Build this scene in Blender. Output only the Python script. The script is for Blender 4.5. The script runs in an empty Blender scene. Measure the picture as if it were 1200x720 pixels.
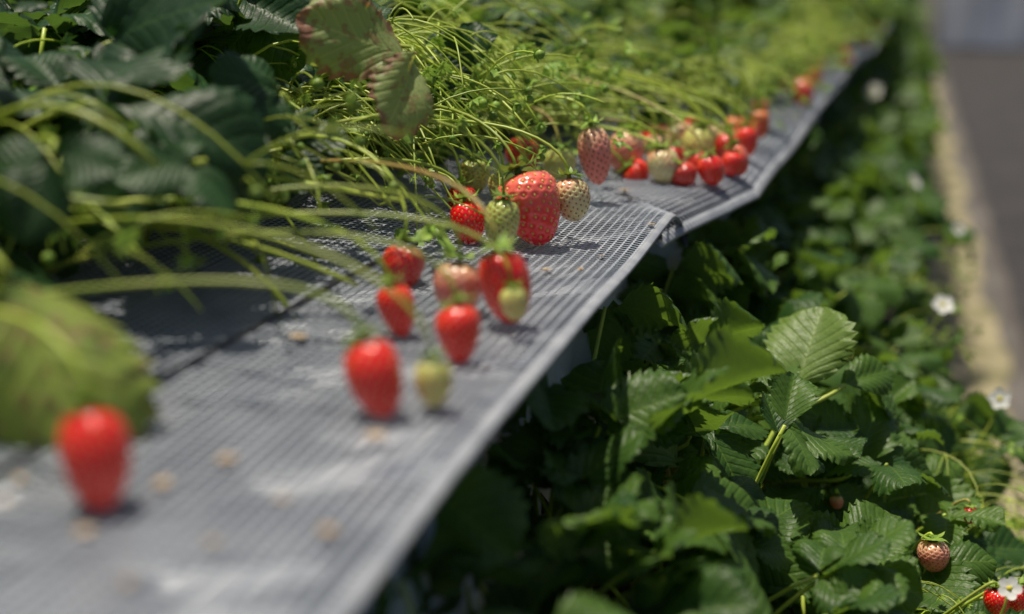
import bpy, math, random
import numpy as np
from mathutils import Vector, Matrix, kdtree
from math import radians, sin, cos, pi
R_=random.Random(7)
H=1.2
scene=bpy.context.scene
col=scene.collection
# ---------- camera
RV=Vector((.9665,.2567,0)); UV_=Vector((-.0655,.2467,.9669)); FV=Vector((-.2482,.9345,-.2553))
M=Matrix(((RV.x,UV_.x,-FV.x,0),(RV.y,UV_.y,-FV.y,0),(RV.z,UV_.z,-FV.z,H),(0,0,0,1)))
cd=bpy.data.cameras.new("camera"); cam=bpy.data.objects.new("camera",cd); col.objects.link(cam)
cam.matrix_world=M; cd.lens=50; cd.sensor_width=36; cd.clip_start=.01; cd.clip_end=200
cd.dof.use_dof=True; cd.dof.focus_distance=.84; cd.dof.aperture_fstop=3.4
scene.camera=cam
# screen-space helper: turns image pixels plus an estimated depth (m) into a world position
def PX(px,py,s):
    a=(px-600)/1667; b=(360-py)/1667
    return Vector((0,0,H))+s*(FV+a*RV+b*UV_)
# ---------- light
w=bpy.data.worlds.new("World"); scene.world=w; w.use_nodes=True
nt=w.node_tree; sky=nt.nodes.new("ShaderNodeTexSky"); sky.sky_type='NISHITA'; sky.sun_disc=False
sd=Vector((-.22,.08,1.0)).normalized()
sky.sun_elevation=math.asin(sd.z); sky.sun_rotation=math.atan2(sd.x,sd.y); sky.dust_density=3
bg=nt.nodes["Background"]; bg.inputs[1].default_value=.066
nt.links.new(sky.outputs[0],bg.inputs[0])
sl=bpy.data.lights.new("sun",'SUN'); sl.energy=5.0; sl.angle=radians(.5); sl.color=(1,.92,.76)
so=bpy.data.objects.new("sun",sl); col.objects.link(so); so.rotation_euler=sd.to_track_quat('Z','Y').to_euler()
scene.view_settings.view_transform='Standard'
# ---------- materials
class NB:
    def __init__(s,name):
        s.m=bpy.data.materials.new(name); s.m.use_nodes=True; s.t=s.m.node_tree; s.n=s.t.nodes; s.l=s.t.links
        s.b=s.n["Principled BSDF"]; s.out=s.n["Material Output"]
    def N(s,typ,**k):
        n=s.n.new(typ)
        for a,v in k.items(): setattr(n,a,v)
        return n
    def set(s,sock,v):
        if isinstance(v,bpy.types.NodeSocket): s.l.new(v,sock)
        else: sock.default_value=v
    def math(s,op,a,b=0,c=None):
        n=s.N("ShaderNodeMath",operation=op); s.set(n.inputs[0],a); s.set(n.inputs[1],b)
        if c is not None: s.set(n.inputs[2],c)
        return n.outputs[0]
    def mr(s,v,a,b,c=0,d=1):
        n=s.N("ShaderNodeMapRange",interpolation_type='SMOOTHSTEP'); s.set(n.inputs[0],v)
        for i,x in enumerate((a,b,c,d)): n.inputs[i+1].default_value=x
        return n.outputs[0]
    def mix(s,f,a,b,blend='MIX'):
        n=s.N("ShaderNodeMix",data_type='RGBA',blend_type=blend)
        s.set(n.inputs[0],f)
        for i,x in ((6,a),(7,b)):
            if isinstance(x,tuple): x=(*x,1) if len(x)==3 else x
            s.set(n.inputs[i],x)
        return n.outputs[2]
    def noise(s,scale,detail=3,vec=None,rough=.5,stretch=None):
        n=s.N("ShaderNodeTexNoise"); n.inputs["Scale"].default_value=scale; n.inputs["Detail"].default_value=detail
        n.inputs["Roughness"].default_value=rough
        if vec is None: vec=s.N("ShaderNodeTexCoord").outputs["Object"]
        if stretch:
            mp=s.N("ShaderNodeMapping"); mp.inputs["Scale"].default_value=stretch; s.l.new(vec,mp.inputs["Vector"]); vec=mp.outputs[0]
        s.l.new(vec,n.inputs["Vector"]); return n.outputs[0]
    def bump(s,h,dist,strg=.5):
        n=s.N("ShaderNodeBump"); n.inputs["Strength"].default_value=strg; n.inputs["Distance"].default_value=dist
        s.l.new(h,n.inputs["Height"]); s.l.new(n.outputs[0],s.b.inputs["Normal"]); return n.outputs[0]
def simple(name,c1,c2,scale=20,rough=.6,bumpd=0,trans=0,spec=.5,rnd=0):
    k=NB(name); f=k.mr(k.noise(scale,4),.35,.65)
    c=k.mix(f,c1,c2)
    if rnd:
        r=k.N("ShaderNodeObjectInfo").outputs["Random"]
        c=k.mix(1.0,c,k.mix(r,(1-rnd,)*3,(1+rnd,)*3),'MULTIPLY')
    k.set(k.b.inputs["Base Color"],c); k.b.inputs["Roughness"].default_value=rough
    k.b.inputs["Specular IOR Level"].default_value=spec
    if bumpd: k.bump(k.noise(scale*3,4),bumpd)
    if trans:
        t=k.N("ShaderNodeBsdfTranslucent"); k.set(t.inputs[0],c); m=k.N("ShaderNodeMixShader"); m.inputs[0].default_value=trans
        k.l.new(k.b.outputs[0],m.inputs[1]); k.l.new(t.outputs[0],m.inputs[2]); k.l.new(m.outputs[0],k.out.inputs[0])
    return k.m
def leafmat(name,c1,c2,under,brown=0,trans=.30,bt=(.86,1.04),mottle=0):
    k=NB(name); uv=k.N("ShaderNodeTexCoord").outputs["UV"]; sp=k.N("ShaderNodeSeparateXYZ"); k.l.new(uv,sp.inputs[0])
    t=k.math('ABSOLUTE',k.math('SUBTRACT',k.math('MULTIPLY',sp.outputs[0],2),1)); s=sp.outputs[1]
    q=k.math('FRACT',k.math('ADD',k.math('MULTIPLY',k.math('SUBTRACT',s,k.math('MULTIPLY',t,.42)),7),4.0))
    tri=k.math('MULTIPLY',k.math('ABSOLUTE',k.math('SUBTRACT',q,.5)),2)
    vein=k.math('MAXIMUM',k.mr(tri,.86,1.0,0,.8),k.mr(t,0,.05,1,0))
    info=k.N("ShaderNodeObjectInfo").outputs["Random"]
    nz=k.noise(60,4)
    f=k.math('ADD',k.math('MULTIPLY',info,.7),k.math('MULTIPLY',k.mr(nz,.3,.7),.3))
    c=k.mix(f,c1,c2)
    c=k.mix(k.math('MULTIPLY',vein,.35),c,(c2[0]*1.8+.02,c2[1]*1.6+.02,c2[2]*1.6+.01))
    if mottle: c=k.mix(k.mr(k.noise(55,2),.48,.58,0,mottle),c,(.035,.085,.02))
    if brown:
        edge=k.math('MAXIMUM',t,k.mr(s,.5,1))
        e=k.math('ADD',edge,k.math('MULTIPLY',k.math('SUBTRACT',k.noise(110,5),.5),1.5))
        c=k.mix(k.mr(e,bt[0],bt[1],0,brown),c,(.27,.12,.09))
        c=k.mix(k.mr(k.noise(150,3),.53,.62,0,.6),c,(.22,.12,.07))
    bf=k.N("ShaderNodeNewGeometry").outputs["Backfacing"]
    c=k.mix(k.math('MULTIPLY',bf,.7),c,under)
    k.set(k.b.inputs["Base Color"],c); k.b.inputs["Roughness"].default_value=.44
    k.b.inputs["Specular IOR Level"].default_value=.36
    k.bump(k.math('ADD',k.math('MULTIPLY',k.mr(tri,.4,1),-1),k.math('MULTIPLY',k.noise(500,3),1.0)),.0006,.6)
    tr=k.N("ShaderNodeBsdfTranslucent"); k.set(tr.inputs[0],k.mix(1,c,(2.6,2.6,.85),'MULTIPLY'))
    m=k.N("ShaderNodeMixShader"); m.inputs[0].default_value=trans
    k.l.new(k.b.outputs[0],m.inputs[1]); k.l.new(tr.outputs[0],m.inputs[2]); k.l.new(m.outputs[0],k.out.inputs[0])
    return k.m
M_leaf=leafmat("leaf_green",(.018,.060,.013),(.092,.172,.024),(.10,.16,.055))
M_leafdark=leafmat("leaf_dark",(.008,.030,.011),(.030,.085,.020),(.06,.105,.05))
M_leafbrown=leafmat("leaf_brown_edged",(.24,.30,.11),(.30,.34,.15),(.24,.27,.12),brown=.95,bt=(.74,.96))
M_leafold=leafmat("leaf_yellowing",(.17,.25,.05),(.25,.32,.07),(.14,.2,.08),brown=.4,mottle=.55)
M_leafpale=leafmat("leaf_pale",(.10,.17,.035),(.15,.23,.05),(.12,.18,.07))
M_stem=simple("stem_green",(.36,.49,.05),(.54,.62,.11),40,.38,trans=.2,rnd=.35)
M_stemr=simple("stem_reddish",(.34,.34,.07),(.40,.24,.07),30,.45)
M_cal=simple("calyx_green",(.16,.30,.035),(.30,.43,.07),200,.5,trans=.25,rnd=.3)
M_petal=simple("petal_white",(.8,.8,.76),(.86,.86,.84),100,.5,trans=.3)
M_yel=simple("flower_yellow",(.6,.45,.04),(.5,.5,.06),300,.7)
M_soil=simple("soil_dark",(.02,.016,.012),(.05,.036,.026),60,.9,.003)
def berrymat(name,tip,shoulder,lo,hi,rough=.22,blush=None):
    k=NB(name); tc=k.N("ShaderNodeTexCoord").outputs["Object"]; sp=k.N("ShaderNodeSeparateXYZ"); k.l.new(tc,sp.inputs[0])
    nz=k.noise(70,3)
    h=k.math('ADD',sp.outputs[2],k.math('MULTIPLY',k.math('SUBTRACT',nz,.5),.012))
    c=k.mix(k.mr(h,lo,hi),tip,shoulder)
    if blush: c=k.mix(k.mr(k.noise(45,2),.45,.62),c,blush)
    k.set(k.b.inputs["Base Color"],c); k.b.inputs["Roughness"].default_value=rough
    k.b.inputs["Subsurface Weight"].default_value=.45; k.b.inputs["Subsurface Radius"].default_value=(1,.15,.1); k.b.inputs["Subsurface Scale"].default_value=.008
    k.b.inputs["Coat Weight"].default_value=.8; k.b.inputs["Coat Roughness"].default_value=.10
    return k.m
BM={'red':berrymat("berry_red",(.97,.003,.009),(.97,.010,.014),-.006,0),
 'dark':berrymat("berry_dark_red",(.66,.003,.012),(.72,.008,.012),-.006,0),
 'coral':berrymat("berry_coral",(.96,.010,.016),(.95,.16,.11),-.028,-.008,.26),
 'orange':berrymat("berry_orange",(.94,.12,.03),(.90,.28,.08),-.026,-.006,.4),
 'pink':berrymat("berry_pink",(.88,.24,.18),(.82,.48,.29),-.02,-.002,.35),
 'pale':berrymat("berry_pale",(.76,.64,.32),(.64,.62,.26),-.02,0,.35,(.82,.42,.26)),
 'yellow':berrymat("berry_yellow",(.80,.70,.22),(.64,.66,.17),-.02,0,.35),
 'green':berrymat("berry_green",(.54,.54,.13),(.40,.48,.10),-.02,0,.35)}
M_seed=simple("seed_tan",(.7,.40,.08),(.8,.55,.14),300,.4)
M_seedd=simple("seed_brown",(.28,.12,.03),(.40,.22,.06),300,.5)
M_net=simple("netting_grey",(.31,.34,.40),(.44,.47,.53),30,.32)
M_hem=simple("hem_grey",(.26,.275,.31),(.35,.365,.40),60,.4,.0006)
M_black=simple("black_plastic",(.015,.015,.017),(.03,.03,.032),60,.4)
M_film=simple("film_bluish",(.50,.62,.76),(.80,.87,.92),25,.25,.003,trans=.4)
k=NB("liner_dappled"); f=k.mr(k.noise(18,2,stretch=(.5,1,1)),.55,.60); f2=k.noise(60,4)  # bright noise patches paint sun dapples into the liner colour
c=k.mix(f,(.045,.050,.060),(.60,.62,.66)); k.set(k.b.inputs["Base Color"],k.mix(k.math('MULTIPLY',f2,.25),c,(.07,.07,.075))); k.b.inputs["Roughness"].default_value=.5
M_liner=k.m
M_path=simple("path_grey",(.075,.065,.06),(.13,.115,.105),3,.85,.004)
M_pathshade=simple("path_shade_dark",(.018,.016,.017),(.036,.031,.033),4,.8,.004)  # dark colour standing in for shade on the path
M_tan=simple("dry_soil",(.15,.14,.065),(.34,.29,.18),7,.9,.006)
M_ground=simple("ground_soil",(.05,.042,.034),(.09,.078,.06),2,.95,.01)
M_wall=simple("greenhouse_film",(.55,.57,.63),(.86,.87,.92),.8,.5,trans=.45)
M_steel=simple("galvanised_steel",(.45,.46,.48),(.58,.6,.62),30,.35)
M_deb=simple("dried_petal",(.34,.23,.12),(.52,.41,.28),200,.8)
M_blue=simple("blue_plastic",(.03,.16,.55),(.04,.2,.62),50,.35)
# ---------- mesh helpers
def mkmesh(name,V,F,mats,mi=None,uv=None,smooth=True):
    me=bpy.data.meshes.new(name); me.from_pydata([tuple(v) for v in V],[],F)
    for m in mats: me.materials.append(m)
    if mi is not None: me.polygons.foreach_set("material_index",mi)
    if smooth: me.polygons.foreach_set("use_smooth",[True]*len(F))
    if uv is not None:
        l=me.uv_layers.new(name="UVMap"); vi=np.empty(len(me.loops),dtype=np.int32); me.loops.foreach_get("vertex_index",vi)
        l.data.foreach_set("uv",np.array(uv,dtype=np.float32)[vi].ravel())
    me.update(); return me
class Acc:
    def __init__(s): s.V=[];s.F=[];s.U=[];s.M=[]
    def add(s,V,F,U=None,mi=0):
        o=len(s.V); s.V+=[tuple(v) for v in V]; s.F+=[tuple(i+o for i in f) for f in F]
        s.U+= list(U) if U is not None else [(.25,.5)]*len(V); s.M+=[mi]*len(F)
    def mesh(s,name,mats,smooth=True): return mkmesh(name,s.V,s.F,mats,s.M,s.U,smooth)
def obj(name,me,parent=None,loc=(0,0,0),rot=None,scale=None,**props):
    o=bpy.data.objects.new(name,me); col.objects.link(o)
    if parent: o.parent=parent
    o.location=loc
    if rot is not None: o.rotation_euler=rot
    if scale is not None: o.scale=scale
    for a,v in props.items(): o[a]=v
    return o
def tube(pts,r,sides=6,r2=None):
    pts=[Vector(p) for p in pts]; V=[];F=[]; n=len(pts); r2=r if r2 is None else r2
    up=Vector((.13,.21,1)).normalized()
    for i,p in enumerate(pts):
        d=(pts[min(i+1,n-1)]-pts[max(i-1,0)]).normalized()
        a=d.cross(up)
        if a.length<.05: a=d.cross(Vector((1,0,0)))
        a.normalize(); b=d.cross(a); rr=r+(r2-r)*i/(n-1)
        for k in range(sides):
            t=2*pi*k/sides; V.append(p+a*cos(t)*rr+b*sin(t)*rr)
    for i in range(n-1):
        for k in range(sides):
            k2=(k+1)%sides; F.append((i*sides+k,i*sides+k2,(i+1)*sides+k2,(i+1)*sides+k))
    F.append(tuple(range(sides))[::-1]); F.append(tuple((n-1)*sides+k for k in range(sides)))
    return V,F
def bez(a,b,c,d,n=12):
    return [a*(1-t)**3+3*b*t*(1-t)**2+3*c*t*t*(1-t)+d*t**3 for t in [i/n for i in range(n+1)]]
def leaflet(L,W,rng,rows=32,cols=10,fold=.25,curl=.2,teeth=8,tooth=.24):
    V=[];F=[];U=[]; ph=rng.uniform(0,6); sk=rng.uniform(-.1,.1); wv=rng.uniform(.004,.011)*L/.06; sc=rng.uniform(0,.5)
    for i in range(rows+1):
        s=i/rows; ss=max(s,.010)
        f=(ss**.56)*((1-s*.985)**.40)/.513
        saw=(s*teeth)%1.0
        for j in range(cols+1):
            t=-1+2*j/cols; at=abs(t)
            w=W*.5*f*(1+tooth*(saw-.5)*at**8)
            x=t*w; y=L*s-L*.08*at*at*s+ .05*L*(saw-.5)*at**8
            q=(s-.42*at)*7
            z=fold*abs(x)-curl*L*s*s - sc*at*at*abs(x) - .0006*(L/.06)*cos(2*pi*q)*min(1,at*3)*(1 if s>.08 else 0)
            z+=wv*sin(s*5+ph+t*1.5)*at+sk*x*s+.0006*sin(s*40+t*9+ph)*at**4
            V.append(Vector((x,y,z))); U.append((j/cols,s))
    for i in range(rows):
        for j in range(cols):
            a=i*(cols+1)+j; F.append((a,a+1,a+cols+2,a+cols+1))
    return V,F,U
def frame(p,d,n):
    d=d.normalized(); n=(n-n.dot(d)*d).normalized(); x=d.cross(n)
    return Matrix(((x.x,d.x,n.x,p.x),(x.y,d.y,n.y,p.y),(x.z,d.z,n.z,p.z),(0,0,0,1)))
def blade(acc,p,d,n,L,rng,lo=False,tri=True,mi=0,fold=None,curl=None,wid=.92):
    fm=frame(p,d,n)
    angs=[(0,1)]+([(rng.uniform(60,95),.88),(-rng.uniform(60,95),.88)] if tri else [])
    for a,s in angs:
        V,F,U=leaflet(L*s,L*s*wid*rng.uniform(.85,1.08),rng,*( (12,4) if lo else (32,10)),
            fold=rng.uniform(.05,.7) if fold is None else fold,curl=rng.uniform(.0,.45) if curl is None else curl,teeth=8 if not lo else 4)
        m=fm@Matrix.Rotation(radians(a),4,'Z')@Matrix.Rotation(radians(rng.uniform(-20,20)),4,'X')@Matrix.Rotation(radians(rng.uniform(-22,22)),4,'Y')@Matrix.Translation((0,.004,0))
        acc.add([m@v for v in V],F,U,mi)
def leafpart(acc,rng,lean,PL,L,lo=False,up=0):
    pts=[Vector((0,0,0))]; n=4 if lo else 8
    for i in range(n):
        a=radians(lean*(.45+.75*(i+.5)/n)); pts.append(pts[-1]+Vector((0,sin(a),cos(a)))*PL/n)
    V,F=tube(pts,.0015,4 if lo else 6,.0011); acc.add(V,F,None,1)
    el=radians(rng.uniform(-40,20+up)-lean*.15); d=Vector((rng.uniform(-.4,.4),cos(el),sin(el)))
    nn=Vector((rng.uniform(-.6,.6),-sin(el)*1+rng.uniform(-.35,.35),cos(el)))
    blade(acc,pts[-1],d,nn,L,rng,lo)
def variants(n,lr,plr,L,mat,seed,up=0):
    out=[]
    for i in range(n):
        rng=random.Random(seed+i); a=Acc(); leafpart(a,rng,lr[0]+(lr[1]-lr[0])*i/(n-1),rng.uniform(*plr),L*rng.uniform(.78,1.15),up=up)
        out.append(a.mesh("leaf",[mat,M_stem]))
    return out
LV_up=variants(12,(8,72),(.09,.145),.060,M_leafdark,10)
LV_mid=variants(10,(10,75),(.07,.11),.046,M_leaf,70)
LV_lo=variants(16,(8,78),(.08,.155),.046,M_leaf,40,30)
LV_under=variants(12,(10,80),(.07,.13),.046,M_leaf,140,30)
def wholeplant(seed,n,L,PL,mat):
    a=Acc()
    for i in range(n):
        rng=random.Random(seed*100+i); b=Acc(); leafpart(b,rng,rng.uniform(8,80),rng.uniform(*PL),L*rng.uniform(.8,1.15),lo=True)
        m=Matrix.Rotation(i*2.4+rng.uniform(-.4,.4),4,'Z')
        o=len(a.V); a.V+=[tuple(m@Vector(v)) for v in b.V]; a.F+=[tuple(k+o for k in f) for f in b.F]; a.U+=b.U; a.M+=b.M
    return a.mesh("strawberry_plant",[mat,M_stem])
# ---------- sheets
def lerp(xs,ys,x): return float(np.interp(x,xs,ys))
def xe1(y): return -.132+.0015*sin(y*9)
def xe2(y): return lerp([.85,.93,1.0,1.07,1.25,1.6,2.0,3.07,4.5,7],[-.150,-.132,-.108,-.092,-.092,-.082,-.070,-.018,.006,.018],y)
def z1(x,y):
    d=xe1(y)-x
    z=H-.1755+.055*d+.0009*sin(y*11+x*25)+.0005*sin(y*31)-.0020*math.exp(-d/.006)
    c=max(0,(y-.885)/.07); z-= .022*c*c*math.exp(-d/.022)
    return z
def z2(x,y):
    d=xe2(y)-x
    return H-.184+.055*d+.004*sin(y*6+1)-.016*math.exp(-d/.014)+.004*sin(y*9+x*12)
def net(name,xe,zf,y0,y1,W,p,wd,th):
    V=[];F=[]
    def wire(P,S):
        o=len(V)
        for q,s in zip(P,S):
            V.extend([q+s*wd/2+Vector((0,0,th/2)),q-s*wd/2+Vector((0,0,th/2)),q-s*wd/2-Vector((0,0,th/2)),q+s*wd/2-Vector((0,0,th/2))])
        for i in range(len(P)-1):
            for k in range(4):
                k2=(k+1)%4; F.append((o+i*4+k,o+i*4+k2,o+i*4+4+k2,o+i*4+4+k))
    nl=int(W/p); ny=max(2,int((y1-y0)/.009)); ys=np.linspace(y0,y1,ny)
    for k in range(1,nl+1):
        P=[];
        for y in ys:
            x=xe(y)-k*p; P.append(Vector((x,y,zf(x,y))))
        wire(P,[Vector((1,0,0))]*len(P))
    nc=int((y1-y0)/p); ds=np.concatenate([np.linspace(0,.04,12),np.linspace(.048,W,26)])
    for j in range(nc+1):
        y=y0+j*p; P=[]
        for d in ds:
            x=xe(y)-d; P.append(Vector((x,y+.002*sin(x*18),zf(x,y)+th*.55)))
        wire(P,[Vector((0,1,0))]*len(P))
    return mkmesh(name,V,F,[M_net],smooth=False)
def hem(name,xe,zf,y0,y1,mat):
    V=[];F=[]; ys=np.linspace(y0,y1,int((y1-y0)/.008)); cs=[(0.004,.0008),(.002,.0010),(0,.0008),(-.0008,0),(0,-.0004),(.004,-.0003)]
    for y in ys:
        for d,dz in cs:
            x=xe(y)-d; V.append((x,y,zf(x,y)+dz))
    n=len(cs)
    for i in range(len(ys)-1):
        for k in range(n): k2=(k+1)%n; F.append((i*n+k,i*n+k2,(i+1)*n+k2,(i+1)*n+k))
    return mkmesh(name,V,F,[mat])
def empty(name,loc,label,cat,group=None):
    o=bpy.data.objects.new(name,None); o.empty_display_size=.02; col.objects.link(o); o.location=loc; o["label"]=label; o["category"]=cat
    if group: o["group"]=group
    return o
GN="netting shelves along the raised bed"
e=empty("netting_sheet",(-.26,.5,H-.17),"grey plastic netting shelf with curled end, berries resting on it","netting",GN)
def under(par,name,me,**k):
    return obj(name,me,par,loc=-par.location,**k)
under(e,"net",net("net",xe1,z1,.12,.955,.29,.0049,.00115,.0004)); under(e,"hem",hem("hem",xe1,z1,.12,.955,M_hem))
V=[];F=[]
for i in range(9):
    x=-.130-.05*i/8
    for k in range(13):
        a=-.5+k/12*4.6; r=.0068*(1-k/30)
        V.append((x,.959+sin(a)*r,z1(x,.955)-.006+cos(a)*r))
for i in range(8):
    for k in range(12): F.append((i*13+k,i*13+k+1,(i+1)*13+k+1,(i+1)*13+k))
under(e,"curled_end",mkmesh("curled_end",V,F,[M_black]),label="dark curled end roll of the netting")
e=empty("netting_sheet",(-.22,2,H-.18),"grey plastic netting shelf sagging outward, overlapped by the next sheet","netting",GN)
under(e,"net",net("net",xe2,z2,.90,3.6,.27,.0048,.0016,.0005)); under(e,"hem",hem("hem",xe2,z2,.90,6.5,M_hem))
# film under net + recessed side curtain
def film_z(y): return lerp([0,.3,.95,1.1,9],[-.34,-.34,-.31,-.26,-.26],y)+.015*sin(y*37)+.010*sin(y*91)
V=[];F=[];MI=[]; ys=np.linspace(.05,8,800); n=12
for y in ys:
    zb=film_z(y); sh=lerp([.93,1.07,1.6,3,6],[0,.04,.05,.11,.14],y); rec=lerp([.9,1.1],[0,.02],y)
    prof=[(-.80,-.200),(-.42,-.200),(-.38,-.202),(-.30,-.200),(-.20+sh,-.197),(-.138+sh,-.185 if y<.9 else -.198),(-.165+sh-rec,-.202),(-.180+sh-rec,-.224)]+[(-.184+sh-rec+.015*t,-.224+(zb+.224)*t) for t in (.25,.5,.75,1)]  # liner lip pushed outward to keep net shadows off the lower leaves
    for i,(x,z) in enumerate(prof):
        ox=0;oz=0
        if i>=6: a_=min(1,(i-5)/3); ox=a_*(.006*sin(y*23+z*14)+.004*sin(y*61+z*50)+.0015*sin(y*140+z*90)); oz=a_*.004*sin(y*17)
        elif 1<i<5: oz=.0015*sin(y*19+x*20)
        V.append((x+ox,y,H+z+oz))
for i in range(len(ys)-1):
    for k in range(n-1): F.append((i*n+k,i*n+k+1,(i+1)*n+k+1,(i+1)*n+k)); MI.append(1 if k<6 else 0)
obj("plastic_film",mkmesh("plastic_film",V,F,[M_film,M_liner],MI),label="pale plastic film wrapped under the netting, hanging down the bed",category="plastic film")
def boxmesh(name,x0,x1,y0,y1,z0,z1_,mat,ny=60,nx=8,amp=0):
    V=[];F=[]
    for j in range(ny+1):
        y=y0+(y1-y0)*j/ny
        for i in range(nx+1):
            x=x0+(x1-x0)*i/nx; V.append((x,y,z1_+amp*sin(x*57+y*31)*cos(y*43-x*20)))
    for j in range(ny):
        for i in range(nx): a=j*(nx+1)+i; F.append((a,a+1,a+nx+2,a+nx+1))
    o=len(V)
    top=[0,nx,ny*(nx+1)+nx,ny*(nx+1)]
    for t in top: V.append((V[t][0],V[t][1],z0))
    F.append(tuple(range(0,nx+1))[::-1]+(o+0,o+1)); F.append(tuple(j*(nx+1)+nx for j in range(ny+1))[::-1]+(o+1,o+2))
    F.append(tuple(ny*(nx+1)+i for i in range(nx+1))+(o+2,o+3)); F.append(tuple(j*(nx+1) for j in range(ny+1))+(o+3,o+0))
    return mkmesh(name,V,F,[mat],smooth=False)
e=empty("raised_bed",(-.6,.1,0),"waist-high raised growing trough filled with dark substrate","raised bed","growing beds")
obj("substrate",boxmesh("substrate",-.20,.20,0,9,H-.30,H-.174,M_soil,200,10,.006),e)
def leg(x,y,zt,par):
    V,F=tube([Vector((x,y,0)),Vector((x,y,zt))],.014,10); obj("leg",mkmesh("leg",V,F,[M_steel]),par)
for y in (1,3,5,7):
    leg(-.15,y,H-.30,e); leg(.17,y,H-.30,e)
e=empty("raised_bed",(0,.1,0),"low raised growing trough wrapped in pale film","raised bed","growing beds")
obj("substrate",boxmesh("substrate",-.34,.02,0,14,H-.54,H-.455,M_soil,240,8,.006),e)
obj("trough",boxmesh("trough",-.345,.025,-.003,14.003,H-.70,H-.541,M_film,10,2),e)
for y in (1,3,5,7,9): leg(-.28,y,H-.70,e); leg(0,y,H-.70,e)
# ground
def sheet(name,x0,x1,y0,y1,z,mat,wob=0):
    n=400 if wob else 1; V=[];F=[]
    for i in range(n+1):
        y=y0+(y1-y0)*i/n; a=wob*(sin(y*5.1)+.6*sin(y*13.7+1)+.4*sin(y*29)); b=wob*(sin(y*4.3+2)+.6*sin(y*11.1)+.4*sin(y*33+1))
        V+=[(x0+a,y,z),(x1+b,y,z)]
        if i<n: F.append((2*i,2*i+1,2*i+3,2*i+2))
    return obj(name,mkmesh(name,V,F,[mat]),kind="structure",label=name.replace("_"," "))
sheet("ground",-80,80,-80,120,0,M_ground)
sheet("path",.25,1.0,-3,24,.004,M_path)
sheet("soil_strip",-.10,.36,-3,24,.008,M_tan,.018)
sheet("path_shade",.44,1.9,-3,24,.012,M_pathshade,.006)  # added dark sheet that paints the neighbouring row's shade over the path
# end wall
e=empty("greenhouse_wall",(0,16,0),"hazy film end wall of the greenhouse with steel posts","wall")
V=[];F=[]
for i in range(61):
    x=-6+12*i/60
    for k in range(7): V.append((x,.05*sin(i*2.1)+.03*sin(k*1.7+i),3.2*k/6))
for i in range(60):
    for k in range(6): a=i*7+k; F.append((a,a+7,a+8,a+1))
obj("film_panel",mkmesh("film_panel",V,F,[M_wall]),e)
for x in (-4.5,-3,-1.5,0.33,1.5,3,4.5):
    V,F=tube([Vector((x,-.18,0)),Vector((x,-.18,3.3))],.11,12); obj("post",mkmesh("post",V,F,[M_petal]),e)  # posts made thick and white to imitate bright glare at the path's end
# ---------- plants
GU="strawberry plants on the upper bed"; GL="strawberry plants on the lower bed"
upper=[];lower=[]
def near_plant(x,y,z,LV,n,label,grp,smin=.8,smax=1.15):
    e=empty("strawberry_plant",(x,y,z),label,"strawberry plant",grp)
    for i in range(n):
        s=R_.uniform(smin,smax)
        obj("leaf",R_.choice(LV),e,loc=(R_.uniform(-.015,.015),R_.uniform(-.015,.015),0),rot=(R_.uniform(-.1,.1),R_.uniform(-.1,.1),R_.uniform(0,2*pi)),scale=(s,s,s))
    return e
M_truss=[M_stem,M_cal]
def sepals(acc,p,ax,r,mi,rng,n=8,spread=.9):
    ax=ax.normalized(); a=ax.orthogonal().normalized(); b=ax.cross(a)
    for i in range(n):
        t=2*pi*i/n+rng.uniform(-.2,.2); o=a*cos(t)+b*sin(t); sd_=ax.cross(o); l=r*rng.uniform(.8,1.2); wv=r*.22
        el=rng.uniform(.1,.6)*spread
        P=[p, p+o*l*.45+ax*l*.05, p+o*l-ax*l*el]
        acc.add([P[0]-sd_*wv*.4,P[0]+sd_*wv*.4,P[1]-sd_*wv,P[1]+sd_*wv,P[2]],[(0,1,3,2),(2,3,4)],None,mi)
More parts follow.
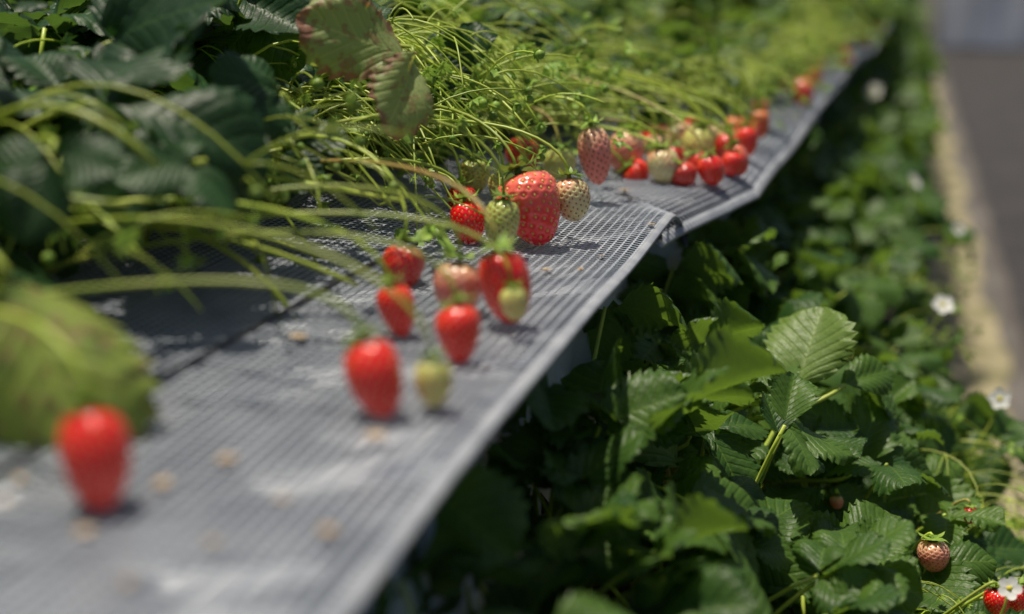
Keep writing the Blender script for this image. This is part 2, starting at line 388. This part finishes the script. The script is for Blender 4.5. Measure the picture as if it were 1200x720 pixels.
def truss(rng,mode=0):
    a=Acc(); ang=rng.uniform(-1.1,1.1); reach=rng.uniform(.10,.19); top=rng.uniform(.03,.12); ez=rng.uniform(.01,.085)
    if mode==1: top=rng.uniform(.08,.14); reach=rng.uniform(.12,.20); ez=rng.uniform(.05,.10)
    if mode==2: top=rng.uniform(.07,.13); reach=rng.uniform(.12,.19); ez=rng.uniform(.015,.06); ang=rng.uniform(-.9,.5)
    d=Vector((cos(ang),sin(ang),0))
    p0=Vector((rng.uniform(-.01,.02),rng.uniform(-.01,.01),0)); p3=d*reach+Vector((0,0,ez))
    side=Vector((-d.y,d.x,0))*rng.uniform(-.07,.07)
    P=bez(p0,p0+d*.03+Vector((0,0,top))+side,p3-d*.06+Vector((0,0,top*.6))-side,p3,14)
    rr=rng.uniform(.0007,.0011)
    V,F=tube(P,rr,6,rr*.65); a.add(V,F,None,0)
    for b in range(rng.randint(2,4)+(1 if mode==2 else 0)):
        i=rng.randint(5,14); q=P[i]; an=ang+rng.uniform(-1.2,1.2); dd=Vector((cos(an),sin(an),rng.uniform(-.6,.5))); l=rng.uniform(.03,.07)
        e_=q+dd*l+Vector((0,0,-.012)); B=bez(q,q+dd*l*.4+Vector((0,0,.010)),e_-dd*l*.2+Vector((0,0,.008)),e_,7)
        if e_.z<.004: continue
        V,F=tube(B,.0006,5,.0005); a.add(V,F,None,0)
        ax=(B[-2]-B[-1]).normalized()
        if rng.random()<.75: sepals(a,e_,ax,rng.uniform(.004,.009),1,rng)
        if rng.random()<.08:
            blade(a,e_,-ax+Vector((0,0,.2)),Vector((rng.uniform(-.4,.4),rng.uniform(-.5,0),1)),rng.uniform(.010,.014),rng,lo=True,mi=1,wid=.7)
        if rng.random()<.5:
            r=rng.uniform(.002,.0035); sp=[];sf=[]
            for u in range(5):
                for v in range(6): ph=pi*u/4; sp.append(e_-ax*r+Vector((sin(ph)*cos(v*pi/3),sin(ph)*sin(v*pi/3),cos(ph)))*r)
            for u in range(4):
                for v in range(6): sf.append((u*6+v,u*6+(v+1)%6,u*6+6+(v+1)%6,u*6+6+v))
            a.add(sp,sf,None,1)
    return a.mesh("fruit_stalk",M_truss)
TR=[truss(random.Random(900+i)) for i in range(24)]
TRH=[truss(random.Random(700+i),1) for i in range(16)]
TRC=[truss(random.Random(500+i),2) for i in range(20)]
def stalks(e,n,rr=.35,s0=.85,s1=1.0,z=0,T=None,r0=0):
    for i in range(n):
        obj("fruit_stalk",R_.choice(T or TR),e,loc=(0,0,z),rot=(R_.uniform(-.12,.12),R_.uniform(-.12,.12),r0+R_.uniform(-rr,rr)),scale=(R_.uniform(s0,s1),)*3)
y=.42
while y<1.75:
    for x in (-.44,-.62):
        e=near_plant(x+R_.uniform(-.02,.02),y+R_.uniform(-.03,.03),H-.17,LV_up,24 if x<-.5 else 20,"leafy dark green strawberry plant with arching fruit stalks",GU)
        upper.append(e)
        if x>-.5:
            stalks(e,10 if y>.6 else 5,.4,.9,1.12)
            if y>.6: stalks(e,5,.5,.9,1.1,0,TRH if y>.75 else TRC)
    y+=.125
for y in (.66,.75,.84,.92,1.0,1.08):
    e=near_plant(-.385 if y>.8 else -.40,y,H-.175,LV_mid,5 if y>.8 else 3,"light green strawberry plant with many thin fruit stalks",GU,.6,.85)
    stalks(e,11 if y>.8 else 8,.4,.9,1.12,0,TRC)
    if y>.8: stalks(e,6,.6,.8,1.0,0,TRH)
y=1.16
while y<2.1:
    e=near_plant(-.33+R_.uniform(-.02,.02),y,H-.18,LV_mid,15,"light green strawberry plant with many thin fruit stalks",GU,.8,1.15)
    stalks(e,7,.6,.7,.95,0,TRC); stalks(e,6,.6,.6,.9,0,TRH); y+=.12
WU=[wholeplant(i,16,.054,(.08,.15),M_leaf) for i in range(1,5)]
WS=[wholeplant(i+20,12,.040,(.04,.09),M_leaf) for i in range(3)]
y=1.30
while y<2.5:
    e=near_plant(lerp([1.3,1.6,2.4],[-.215,-.175,-.145],y)+R_.uniform(-.015,.015),y,H-.178,LV_mid,9,"light green strawberry plant with many thin fruit stalks",GU,.55,.8)
    stalks(e,14,1.2,.5,.72,0,TRC); y+=.10
y=1.8
while y<9:
    for x in (-.62,-.46,-.32,-.15):
        if x>-.3 and y<2.4: continue
        xx=x+lerp([2,3,5],[0,.07,.12],y)
        s=R_.uniform(.85,1.1)
        obj("strawberry_plant",R_.choice(WU if x<-.3 else WS),None,(xx+R_.uniform(-.02,.02),y+R_.uniform(-.05,.05),H-.175),(0,0,R_.uniform(0,6)),(s,s,s),label="bushy green strawberry plant growing in the upper trough",category="strawberry plant",group=GU)
    y+=.15 if y<4 else .22
y=2.1
while y<4:
    e=empty("strawberry_plant",(-.20+lerp([2,3,5],[0,.07,.12],y),y,H-.18),"strawberry plant with a tangle of pale fruit stalks","strawberry plant",GU)
    stalks(e,12,.8,.6,.8,0,TRC); stalks(e,10,.8,.5,.8,0,TRH)
    for i in range(5): obj("leaf",R_.choice(LV_mid),e,rot=(0,0,R_.uniform(0,6)))
    y+=.17
y=.46
while y<1.9:
    for x,z,n in ((-.158,-.345,13),(-.09,-.405,13),(-.02,-.455,12)):
        e=near_plant(x+R_.uniform(-.012,.012),y+R_.uniform(-.03,.03),H+z,LV_under if x<-.12 else LV_lo,n,"green strawberry plant with serrated leaves in the low trough",GL,.75,1.1)
        lower.append(e)
        if x<-.12: # bare crown down to the substrate
            V,F=tube([Vector((0,0,.004)),Vector((.003,.002,-.06)),Vector((0,0,z*-1-.455))],.006,8,.008); obj("crown",mkmesh("crown",V,F,[M_stemr]),e)
        if x>-.05: stalks(e,4,.9,.6,.8,.02)
    y+=.12
for y in (.76,.87,.98,1.09,1.2):
    e=near_plant(.035,y,H-.49,LV_mid,11,"green strawberry plant with pale runners spilling over the trough edge",GL,.8,1.15); lower.append(e); stalks(e,10,.9,.5,.9,.02)
WL=[wholeplant(i,18,.052,(.08,.145),M_leaf) for i in range(11,15)]
y=1.95
while y<15:
    for x,z in ((-.13,-.40),(-.02,-.44)):
        s=R_.uniform(.85,1.08)
        obj("strawberry_plant",R_.choice(WL),None,(x+R_.uniform(-.02,.02)+lerp([2,6],[0,.02],y),y,H+z),(0,0,R_.uniform(0,6)),(s,s,s),label="bushy green strawberry plant growing in the low trough",category="strawberry plant",group=GL)
    y+=.14 if y<5 else .22
# ---------- individually shaped leaves
def special(plants,base,tip,n,mat,tri=True,fold=.3,curl=.15,wid=.9,label=None):
    e=min(plants,key=lambda p:(p.location-base).length)
    o=e.location; a=Acc(); rng=random.Random(int(abs(base.x*9999)+base.y*777)); b=base-o; d=tip-base
    blade(a,b,d,n,d.length,rng,tri=tri,fold=fold,curl=curl,wid=wid)
    P=bez(Vector((0,0,0)),b*.3+Vector((0,0,.04)),b-d.normalized()*.03,b,10); V,F=tube(P,.0016,6,.0012); a.add(V,F,None,1)
    x=obj("leaf",a.mesh("leaf",[mat,M_stem]),e)
    if label: x["label"]=label
SP=[(0,482,70,352,38,.77,.76,(.1,-.75,.65),'b',0,.2,.15,.85),
(0,485,66,450,154,.77,.75,(.7,-.65,.3),'b',0,.45,.2,.72),
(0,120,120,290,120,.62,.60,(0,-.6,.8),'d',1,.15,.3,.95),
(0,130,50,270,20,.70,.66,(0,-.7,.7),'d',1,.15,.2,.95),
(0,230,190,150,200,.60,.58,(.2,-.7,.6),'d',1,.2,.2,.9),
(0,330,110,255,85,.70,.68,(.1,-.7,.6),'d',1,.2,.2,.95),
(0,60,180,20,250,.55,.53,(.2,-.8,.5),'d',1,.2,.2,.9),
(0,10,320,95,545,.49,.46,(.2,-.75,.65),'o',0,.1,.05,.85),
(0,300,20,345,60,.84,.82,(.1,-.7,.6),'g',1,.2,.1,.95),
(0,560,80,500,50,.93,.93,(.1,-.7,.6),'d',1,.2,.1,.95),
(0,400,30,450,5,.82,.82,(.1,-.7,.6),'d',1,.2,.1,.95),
(0,330,175,390,150,.74,.73,(.1,-.7,.6),'d',1,.2,.1,.95),
(1,798,548,715,446,.80,.78,(.5,-.8,.35),'u',0,.5,.25,.66),
(1,805,500,775,436,.86,.86,(.3,-.8,.3),'g',0,.3,.2,.7),
(1,935,455,958,362,.92,.94,(.1,-.7,.7),'u',0,.35,.2,1.05),
(1,985,452,1050,425,.93,.94,(.3,-.7,.6),'g',0,.4,.2,.8),
(1,900,450,838,378,.99,.99,(-.1,-.7,.6),'g',0,.4,.15,.9),
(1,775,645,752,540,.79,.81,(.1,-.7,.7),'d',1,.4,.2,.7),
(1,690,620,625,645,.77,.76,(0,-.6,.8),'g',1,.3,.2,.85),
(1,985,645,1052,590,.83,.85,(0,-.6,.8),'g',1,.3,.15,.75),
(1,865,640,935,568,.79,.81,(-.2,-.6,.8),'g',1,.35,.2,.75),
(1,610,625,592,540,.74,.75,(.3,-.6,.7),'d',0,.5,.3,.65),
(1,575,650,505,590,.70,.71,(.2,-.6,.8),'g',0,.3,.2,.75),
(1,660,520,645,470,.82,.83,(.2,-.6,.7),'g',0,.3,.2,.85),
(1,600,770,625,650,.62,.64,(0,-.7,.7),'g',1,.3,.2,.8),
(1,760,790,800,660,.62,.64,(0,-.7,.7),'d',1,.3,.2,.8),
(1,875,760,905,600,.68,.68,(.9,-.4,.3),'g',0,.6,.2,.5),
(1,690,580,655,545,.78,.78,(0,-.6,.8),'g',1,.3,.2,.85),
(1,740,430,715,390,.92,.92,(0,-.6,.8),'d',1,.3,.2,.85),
(1,1005,545,1035,460,.94,.96,(.2,-.7,.6),'g',1,.4,.2,.75)]
MM={'b':M_leafbrown,'d':M_leafdark,'o':M_leafold,'g':M_leaf,'u':M_leafpale}
for q in SP:
    special(lower if q[0] else upper,PX(q[1],q[2],q[5]),PX(q[3],q[4],q[6]),Vector(q[7]),MM[q[8]],bool(q[9]),q[10],q[11],q[12],{'b':"leaf with brown scorched edges",'o':"yellowing leaf with brown blotches"}.get(q[8]))
for (x0,y0,d0,x1,y1,d1,r,g) in [(275,250,.66,348,378,.66,.0018,0),(60,70,.55,185,195,.56,.0018,0),(300,280,.66,420,335,.66,.0014,0),(0,232,.55,150,240,.56,.0016,0),(330,215,.7,470,235,.72,.0014,0),(888,532,.90,936,460,.91,.0022,1),(925,500,.90,990,452,.92,.0018,1),(900,520,.92,880,450,.95,.0015,1),(925,480,.91,925,420,.93,.0013,1)]:
    A=PX(x0,y0,d0);B=PX(x1,y1,d1); e=min(lower if g else upper,key=lambda p:(p.location-A).length); o=e.location
    P=bez(Vector((0,0,0)),(A-o)*.5+Vector((0,0,.01 if g else .05)),A-o,(B-o),14); V,F=tube(P,r,7,r*.8)
    obj("fruit_stalk",mkmesh("fruit_stalk",V,F,[M_stem]),e,label="thick pale green stalk")
# ---------- berries
def berry_mesh(shape,mat,seedmat,seed,nu=96,nv=64,ns=150):
    rng=random.Random(seed)
    PR={'cone':([0,.04,.12,.25,.4,.6,.78,.9,.97,1],[.22,.52,.82,.98,1,.88,.68,.48,.27,0]),
        'long':([0,.04,.12,.25,.42,.62,.80,.92,.98,1],[.20,.48,.76,.94,1,.92,.72,.48,.26,0]),
        'round':([0,.05,.15,.3,.48,.68,.84,.94,.98,1],[.22,.52,.82,.97,1,.88,.68,.44,.24,0])}[shape]
    L=.035;R=.0135
    lob=[(rng.uniform(-.05,.05),rng.uniform(0,6)) for _ in range(3)]
    fine=np.linspace(0,1,201); rr=np.interp(fine,*PR); ker=np.ones(13)/13.
    for _ in range(3): rr=np.convolve(np.pad(rr,6,mode='edge'),ker,'valid')
    rp=rr; rp[-1]=0
    for i in range(182,200): rp[i]=rp[181]*math.sqrt((200-i)/19)
    def pos(v,t):
        r=R*float(np.interp(v,fine,rp)); r*=1+lob[0][0]*cos(2*t+lob[0][1])+lob[1][0]*.4*cos(3*t+lob[1][1]+v*2)+.015*sin(v*6+lob[2][1]+t)
        zt=-L*v+(-.002*math.exp(-(v/.06)) if v<.4 else 0)
        return Vector((r*cos(t)+lob[2][0]*.7*v*v*L,r*sin(t),zt))
    area=np.cumsum(rp); area/=area[-1]
    S=[]
    for i in range(ns):
        v=float(np.interp((i+.5)/ns,area,fine)); 
        if v<.07 or v>.985: continue
        S.append(pos(v,i*2.39996+rng.uniform(-.06,.06)))
    kd=kdtree.KDTree(len(S))
    for i,s in enumerate(S): kd.insert(s,i)
    kd.balance()
    V=[];F=[]
    c=Vector((0,0,-L*.5))
    for i in range(nv+1):
        v=i/nv
        for j in range(nu):
            p=pos(v,2*pi*j/nu+(i%2)*pi/nu); d=kd.find(p)[2]
            nrm=Vector((p.x,p.y,(p.z-c.z)*.3)); 
            if nrm.length>0: nrm.normalize()
            if 0<i<nv: p=p-nrm*(.0007*math.exp(-(d/.0010)**2))+nrm*.0002*math.exp(-((d-.0019)/.0008)**2)
            V.append(p)
    for i in range(nv):
        for j in range(nu): F.append((i*nu+j,(i+1)*nu+j,(i+1)*nu+(j+1)%nu,i*nu+(j+1)%nu))
    mi=[0]*len(F)
    for s in S:
        n=Vector((s.x,s.y,(s.z-c.z)*.3)).normalized(); dn=(Vector((0,0,-1))-n*(-n.z)).normalized(); sd_=n.cross(dn); o=len(V)
        b=s-n*.0004
        for u in range(1,4):
            ph=pi*u/4
            for k in range(6): th=k*pi/3; V.append(b+dn*cos(ph)*.00095+(sd_*cos(th)*.00055+n*sin(th)*.00055)*sin(ph))
        V.append(b+dn*.00095); V.append(b-dn*.00095)
        for u in range(2):
            for k in range(6): F.append((o+u*6+k,o+u*6+(k+1)%6,o+u*6+6+(k+1)%6,o+u*6+6+k)); mi.append(1)
        for k in range(6): F.append((o+18,o+(k+1)%6,o+k)); F.append((o+19,o+12+k,o+12+(k+1)%6)); mi+=[1,1]
    return mkmesh("fruit",V,F,[mat,seedmat],mi)
BC={}
def getb(kind,shape,v):
    k=(kind,shape,v)
    if k not in BC: BC[k]=berry_mesh(shape,BM[kind],M_seed if kind in('red','coral','dark') else M_seedd,v*7+len(kind))
    return BC[k]
def calyx(seed):
    rng=random.Random(seed); a=Acc(); n=12
    for i in range(n):
        t=2*pi*i/n+rng.uniform(-.15,.15); o=Vector((cos(t),sin(t),0)); sd_=Vector((-sin(t),cos(t),0)); l=rng.uniform(.012,.018); drop=rng.uniform(-.008,.006)
        ws=[.0014,.0028,.003,.002,0]; V=[]
        for j,w_ in enumerate(ws):
            u=j/4; p=o*l*u*(1-.12*u)+Vector((0,0,.0010-drop*u*u*u))
            V+= [p-sd_*w_,p+sd_*w_] if w_ else [p]
        F=[(0,1,3,2),(2,3,5,4),(4,5,7,6),(6,7,8)]; a.add(V,F)
    V,F=tube([Vector((0,0,-.003)),Vector((0,0,.003))],.002,8,.0013); a.add(V,F)
    return a.mesh("calyx",[M_cal])
CAL=[calyx(i) for i in range(6)]
GB="strawberries resting on the netting shelf"
KL={'red':"ripe glossy red strawberry",'dark':"dark red ripe strawberry",'coral':"coral-red half ripe strawberry",'orange':"orange-red half ripe strawberry",'pink':"pinkish unripe strawberry",'pale':"pale green strawberry with pink blush",'yellow':"pale yellow unripe strawberry",'green':"small green unripe strawberry"}
bi=0
def berry(top,ax,wd,ln,kind,shape='cone',where="resting on the grey netting",grp=GB,crown=None,low=False):
    global bi; bi+=1
    e=empty("strawberry",top,KL[kind]+" "+where,"strawberry",grp)
    q=(-ax).to_track_quat('Z','Y'); q=q@Matrix.Rotation(bi*1.7,4,'Z').to_quaternion()
    e.rotation_mode='QUATERNION'; e.rotation_quaternion=q
    obj("fruit",getb(kind,shape,bi%2),e,scale=(wd/.027,wd/.027,ln/.035))
    cs=wd/.027*.9
    obj("calyx",CAL[bi%6],e,scale=(cs,cs,cs))
    if crown is None: crown=Vector((R_.uniform(-.44,-.36),top.y+R_.uniform(-.10,.16),H-.15)) if top.y<1.25 else Vector((top.x-R_.uniform(.10,.14),top.y+R_.uniform(-.06,.08),H-.15))
    m=(Matrix.Translation(top)@q.to_matrix().to_4x4()).inverted()
    up=-ax; hgt=0 if low else R_.uniform(.0,.09); sdv=Vector((0,R_.uniform(-.04,.04),0))
    P=bez(top+up*.001,top+up*(.012 if low else R_.uniform(.02,.04))+Vector((0,0,.005 if low else .014))+sdv*.3,crown+(top-crown)*R_.uniform(.3,.5)+Vector((0,0,hgt))+sdv,crown,18)
    V,F=tube([m@p for p in P],.0009,6,.0012)
    obj("stalk",mkmesh("stalk",V,F,[M_stem if bi%9 else M_stemr]),e)
# (bottom x,y, width, length, tilt, kind, shape, distance offset)
B=[(552,287,42,54,8,'red','round',0),(541,250,34,34,0,'red','round',0),(586,292,42,62,-4,'green','round',-.02),(638,287,76,92,20,'coral','cone',0),
(674,260,44,54,8,'pale','round',-.05),(702,217,38,72,8,'pink','long',-.06),(610,207,42,48,-8,'dark','round',-.02),(556,228,38,44,0,'green','round',-.03),
(600,380,60,92,10,'red','round',0),(604,376,32,42,5,'yellow','round',-.02),(541,427,54,72,5,'red','cone',0),(533,368,60,64,-6,'pink','round',0),
(472,396,44,66,12,'red','cone',0),(470,340,50,56,-5,'dark','round',0),(455,490,66,100,18,'red','long',0),(510,478,44,60,3,'yellow','round',0),
(118,600,82,128,6,'red','long',0),(655,212,40,40,0,'green','round',-.04),(590,240,36,40,0,'yellow','round',-.01),
(728,203,42,50,-12,'pink','round',-.03),(757,214,36,30,50,'red','round',0),(752,188,34,36,0,'red','round',0),(783,216,38,44,14,'pale','round',-.01),
(815,195,40,48,-10,'yellow','round',0),(800,186,36,44,8,'pale','round',0),(808,219,34,30,30,'dark','round',0),(838,218,32,38,16,'red','round',0),(848,196,32,40,-8,'dark','cone',0),
(868,206,28,38,14,'coral','round',0),(876,184,26,36,0,'red','cone',0),(893,162,24,34,8,'orange','cone',0),(892,144,20,28,5,'coral','cone',0),(880,170,22,28,0,'red','round',0),
(862,182,28,34,20,'orange','round',0),(770,192,32,36,0,'pale','round',0),(826,206,28,30,30,'red','round',0),(856,207,28,30,-10,'red','round',0),(740,192,28,30,0,'green','round',0),(790,200,28,30,0,'dark','round',0),
(820,180,30,34,0,'orange','round',0),(840,175,28,32,10,'pale','round',0),(795,172,28,30,0,'yellow','round',0),(862,165,26,30,0,'orange','round',0),
(735,180,30,34,0,'pink','round',0),(775,178,30,34,10,'coral','round',0),(828,190,28,32,0,'pale','round',0),(852,182,26,32,0,'pink','round',0),(812,165,26,28,0,'red','round',0),(765,204,26,30,-20,'orange','round',0)]
for (bx,by,wp,lp,tl,kd_,sh,off) in B:
    b=(360-by)/1667; h=.171 if by>214 and bx<715 else .178
    s=h/(.2553-.9669*b)+off
    P=PX(bx,by,s); k=s/1667
    ax=(RV*sin(radians(tl))-UV_*cos(radians(tl))+FV*(R_.uniform(-.08,.15))).normalized()
    berry(P-ax*lp*k,ax,wp*k,lp*k,kd_,sh)
for i in range(46):
    y=1.7+3.8*(i/46)+R_.uniform(-.06,.06); x=xe2(y)-R_.uniform(.008,.055); sz=R_.uniform(.019,.028)
    ax=Vector((R_.uniform(-.2,.7),R_.uniform(-.7,.2),-.8)).normalized()
    berry(Vector((x,y,z2(x,y)+sz*.95)),ax,sz,sz*R_.uniform(1,1.3),R_.choice(['red','coral','orange','orange','pink','orange','yellow']),R_.choice(['cone','round']))
for (bx,by,wp,lp,s,kd_) in [(1093,672,38,40,.86,'pink'),(1168,722,32,34,.80,'red'),(1193,718,28,34,.80,'red'),(1137,615,18,22,.92,'red'),(980,598,16,18,.92,'pink')]:
    P=PX(bx,by,s);k=s/1667; top=P+UV_*lp*k; ax=Vector((.1,-.1,-1)).normalized()
    berry(top,ax,wp*k,lp*k,kd_,'round',"hanging beside the low trough","strawberries hanging from the low trough",Vector((-.0,top.y+.05,H-.44)),low=True)
# flowers
def flowermesh():
    a=Acc()
    for i in range(5):
        t=2*pi*i/5; o=Vector((cos(t),sin(t),0)); sd_=Vector((-sin(t),cos(t),0)); V=[];F=[]
        for u,w_ in [(.002,.0012),(.004,.0035),(.007,.0046),(.0095,.0038),(.011,.0016)]:
            for k in (-1,0,1): V.append(o*u+sd_*w_*k+Vector((0,0,.001+.2*u-(.0008 if k==0 else 0))))
        for j in range(4):
            for k in range(2): q=j*3+k; F.append((q,q+1,q+4,q+3))
        a.add(V,F,None,0)
    V=[];F=[]
    for u in range(4):
        for v in range(8): ph=pi/2*u/3; V.append((.0032*sin(ph)*cos(v*pi/4),.0032*sin(ph)*sin(v*pi/4),.0028*cos(ph)))
    for u in range(3):
        for v in range(8): F.append((u*8+v,u*8+(v+1)%8,u*8+8+(v+1)%8,u*8+8+v))
    a.add(V,F,None,1)
    return a.mesh("flower",[M_petal,M_yel])
FM=flowermesh()
for (px,py,s,sc) in [(1183,690,.77,.6),(1105,358,1.28,.9),(1172,468,1.13,.8),(1070,213,1.7,1.0),(1025,108,2.4,1.3),(1122,268,1.45,.7),(806,347,1.08,.5)]:
    P=PX(px,py,s); e=min(lower,key=lambda p:(p.location-P).length)
    obj("flower",FM,e,loc=P-e.location,rot=(radians(R_.uniform(20,60)),R_.uniform(-.5,.5),R_.uniform(-1,1)),scale=(sc,)*3)
    Q=P-e.location; V,F=tube(bez(Vector((0,0,0)),Vector((0,0,.06)),Q-Vector((0,-.01,.04)),Q,10),.0009,6,.0007); obj("flower_stalk",mkmesh("flower_stalk",V,F,[M_stem]),e)
# debris
def deb(seed):
    rng=random.Random(seed); V=[];F=[]
    for i in range(3):
        for j in range(7): r=i*.5*rng.uniform(.8,1.1)*.0042; V.append((r*cos(j*.898),r*sin(j*.898)*.8,.0008+.0012*rng.random()+ .0006*i))
    for i in range(2):
        for j in range(7): F.append((i*7+j,i*7+(j+1)%7,i*7+7+(j+1)%7,i*7+7+j))
    return mkmesh("dried_petal",V,F,[M_deb])
DB=[deb(i) for i in range(4)]
for (px,py) in [(680,315),(738,232),(764,262),(705,298),(265,550),(100,635),(385,625),(190,578),(25,580),(435,495),(330,590),(150,690),(732,220),(350,410),(640,320),(10,605),(440,520),(520,450),(250,640)]:
    b=(360-py)/1667; P=PX(px,py,.173/(.2553-.9669*b)); P.z=z1(P.x,P.y)+.0008
    s=R_.uniform(.5,1.1)
    obj("dried_petal",R_.choice(DB),None,P,(0,0,R_.uniform(0,6)),(s,s,s),label="small dried brown petal lying on the netting",category="petal",group="dried petals on the netting")
P=[Vector((-.262+.05*(y-.5)+.004*sin(y*9),y,z1(-.262+.05*(y-.5),y)+.0012)) for y in np.linspace(.12,.8,50)]
V,F=tube(P,.0013,6); obj("support_wire",mkmesh("support_wire",V,F,[M_black]),label="thin dark wire running along the netting shelf",category="wire")
P0=PX(494,708,.66); V,F=tube([P0+Vector((.006*cos(a),0,.008*sin(a))) for a in [i*.42 for i in range(13)]],.0016,7)
obj("plastic_clip",mkmesh("plastic_clip",V,F,[M_blue]),label="small blue plastic clip ring beside the film",category="clip")
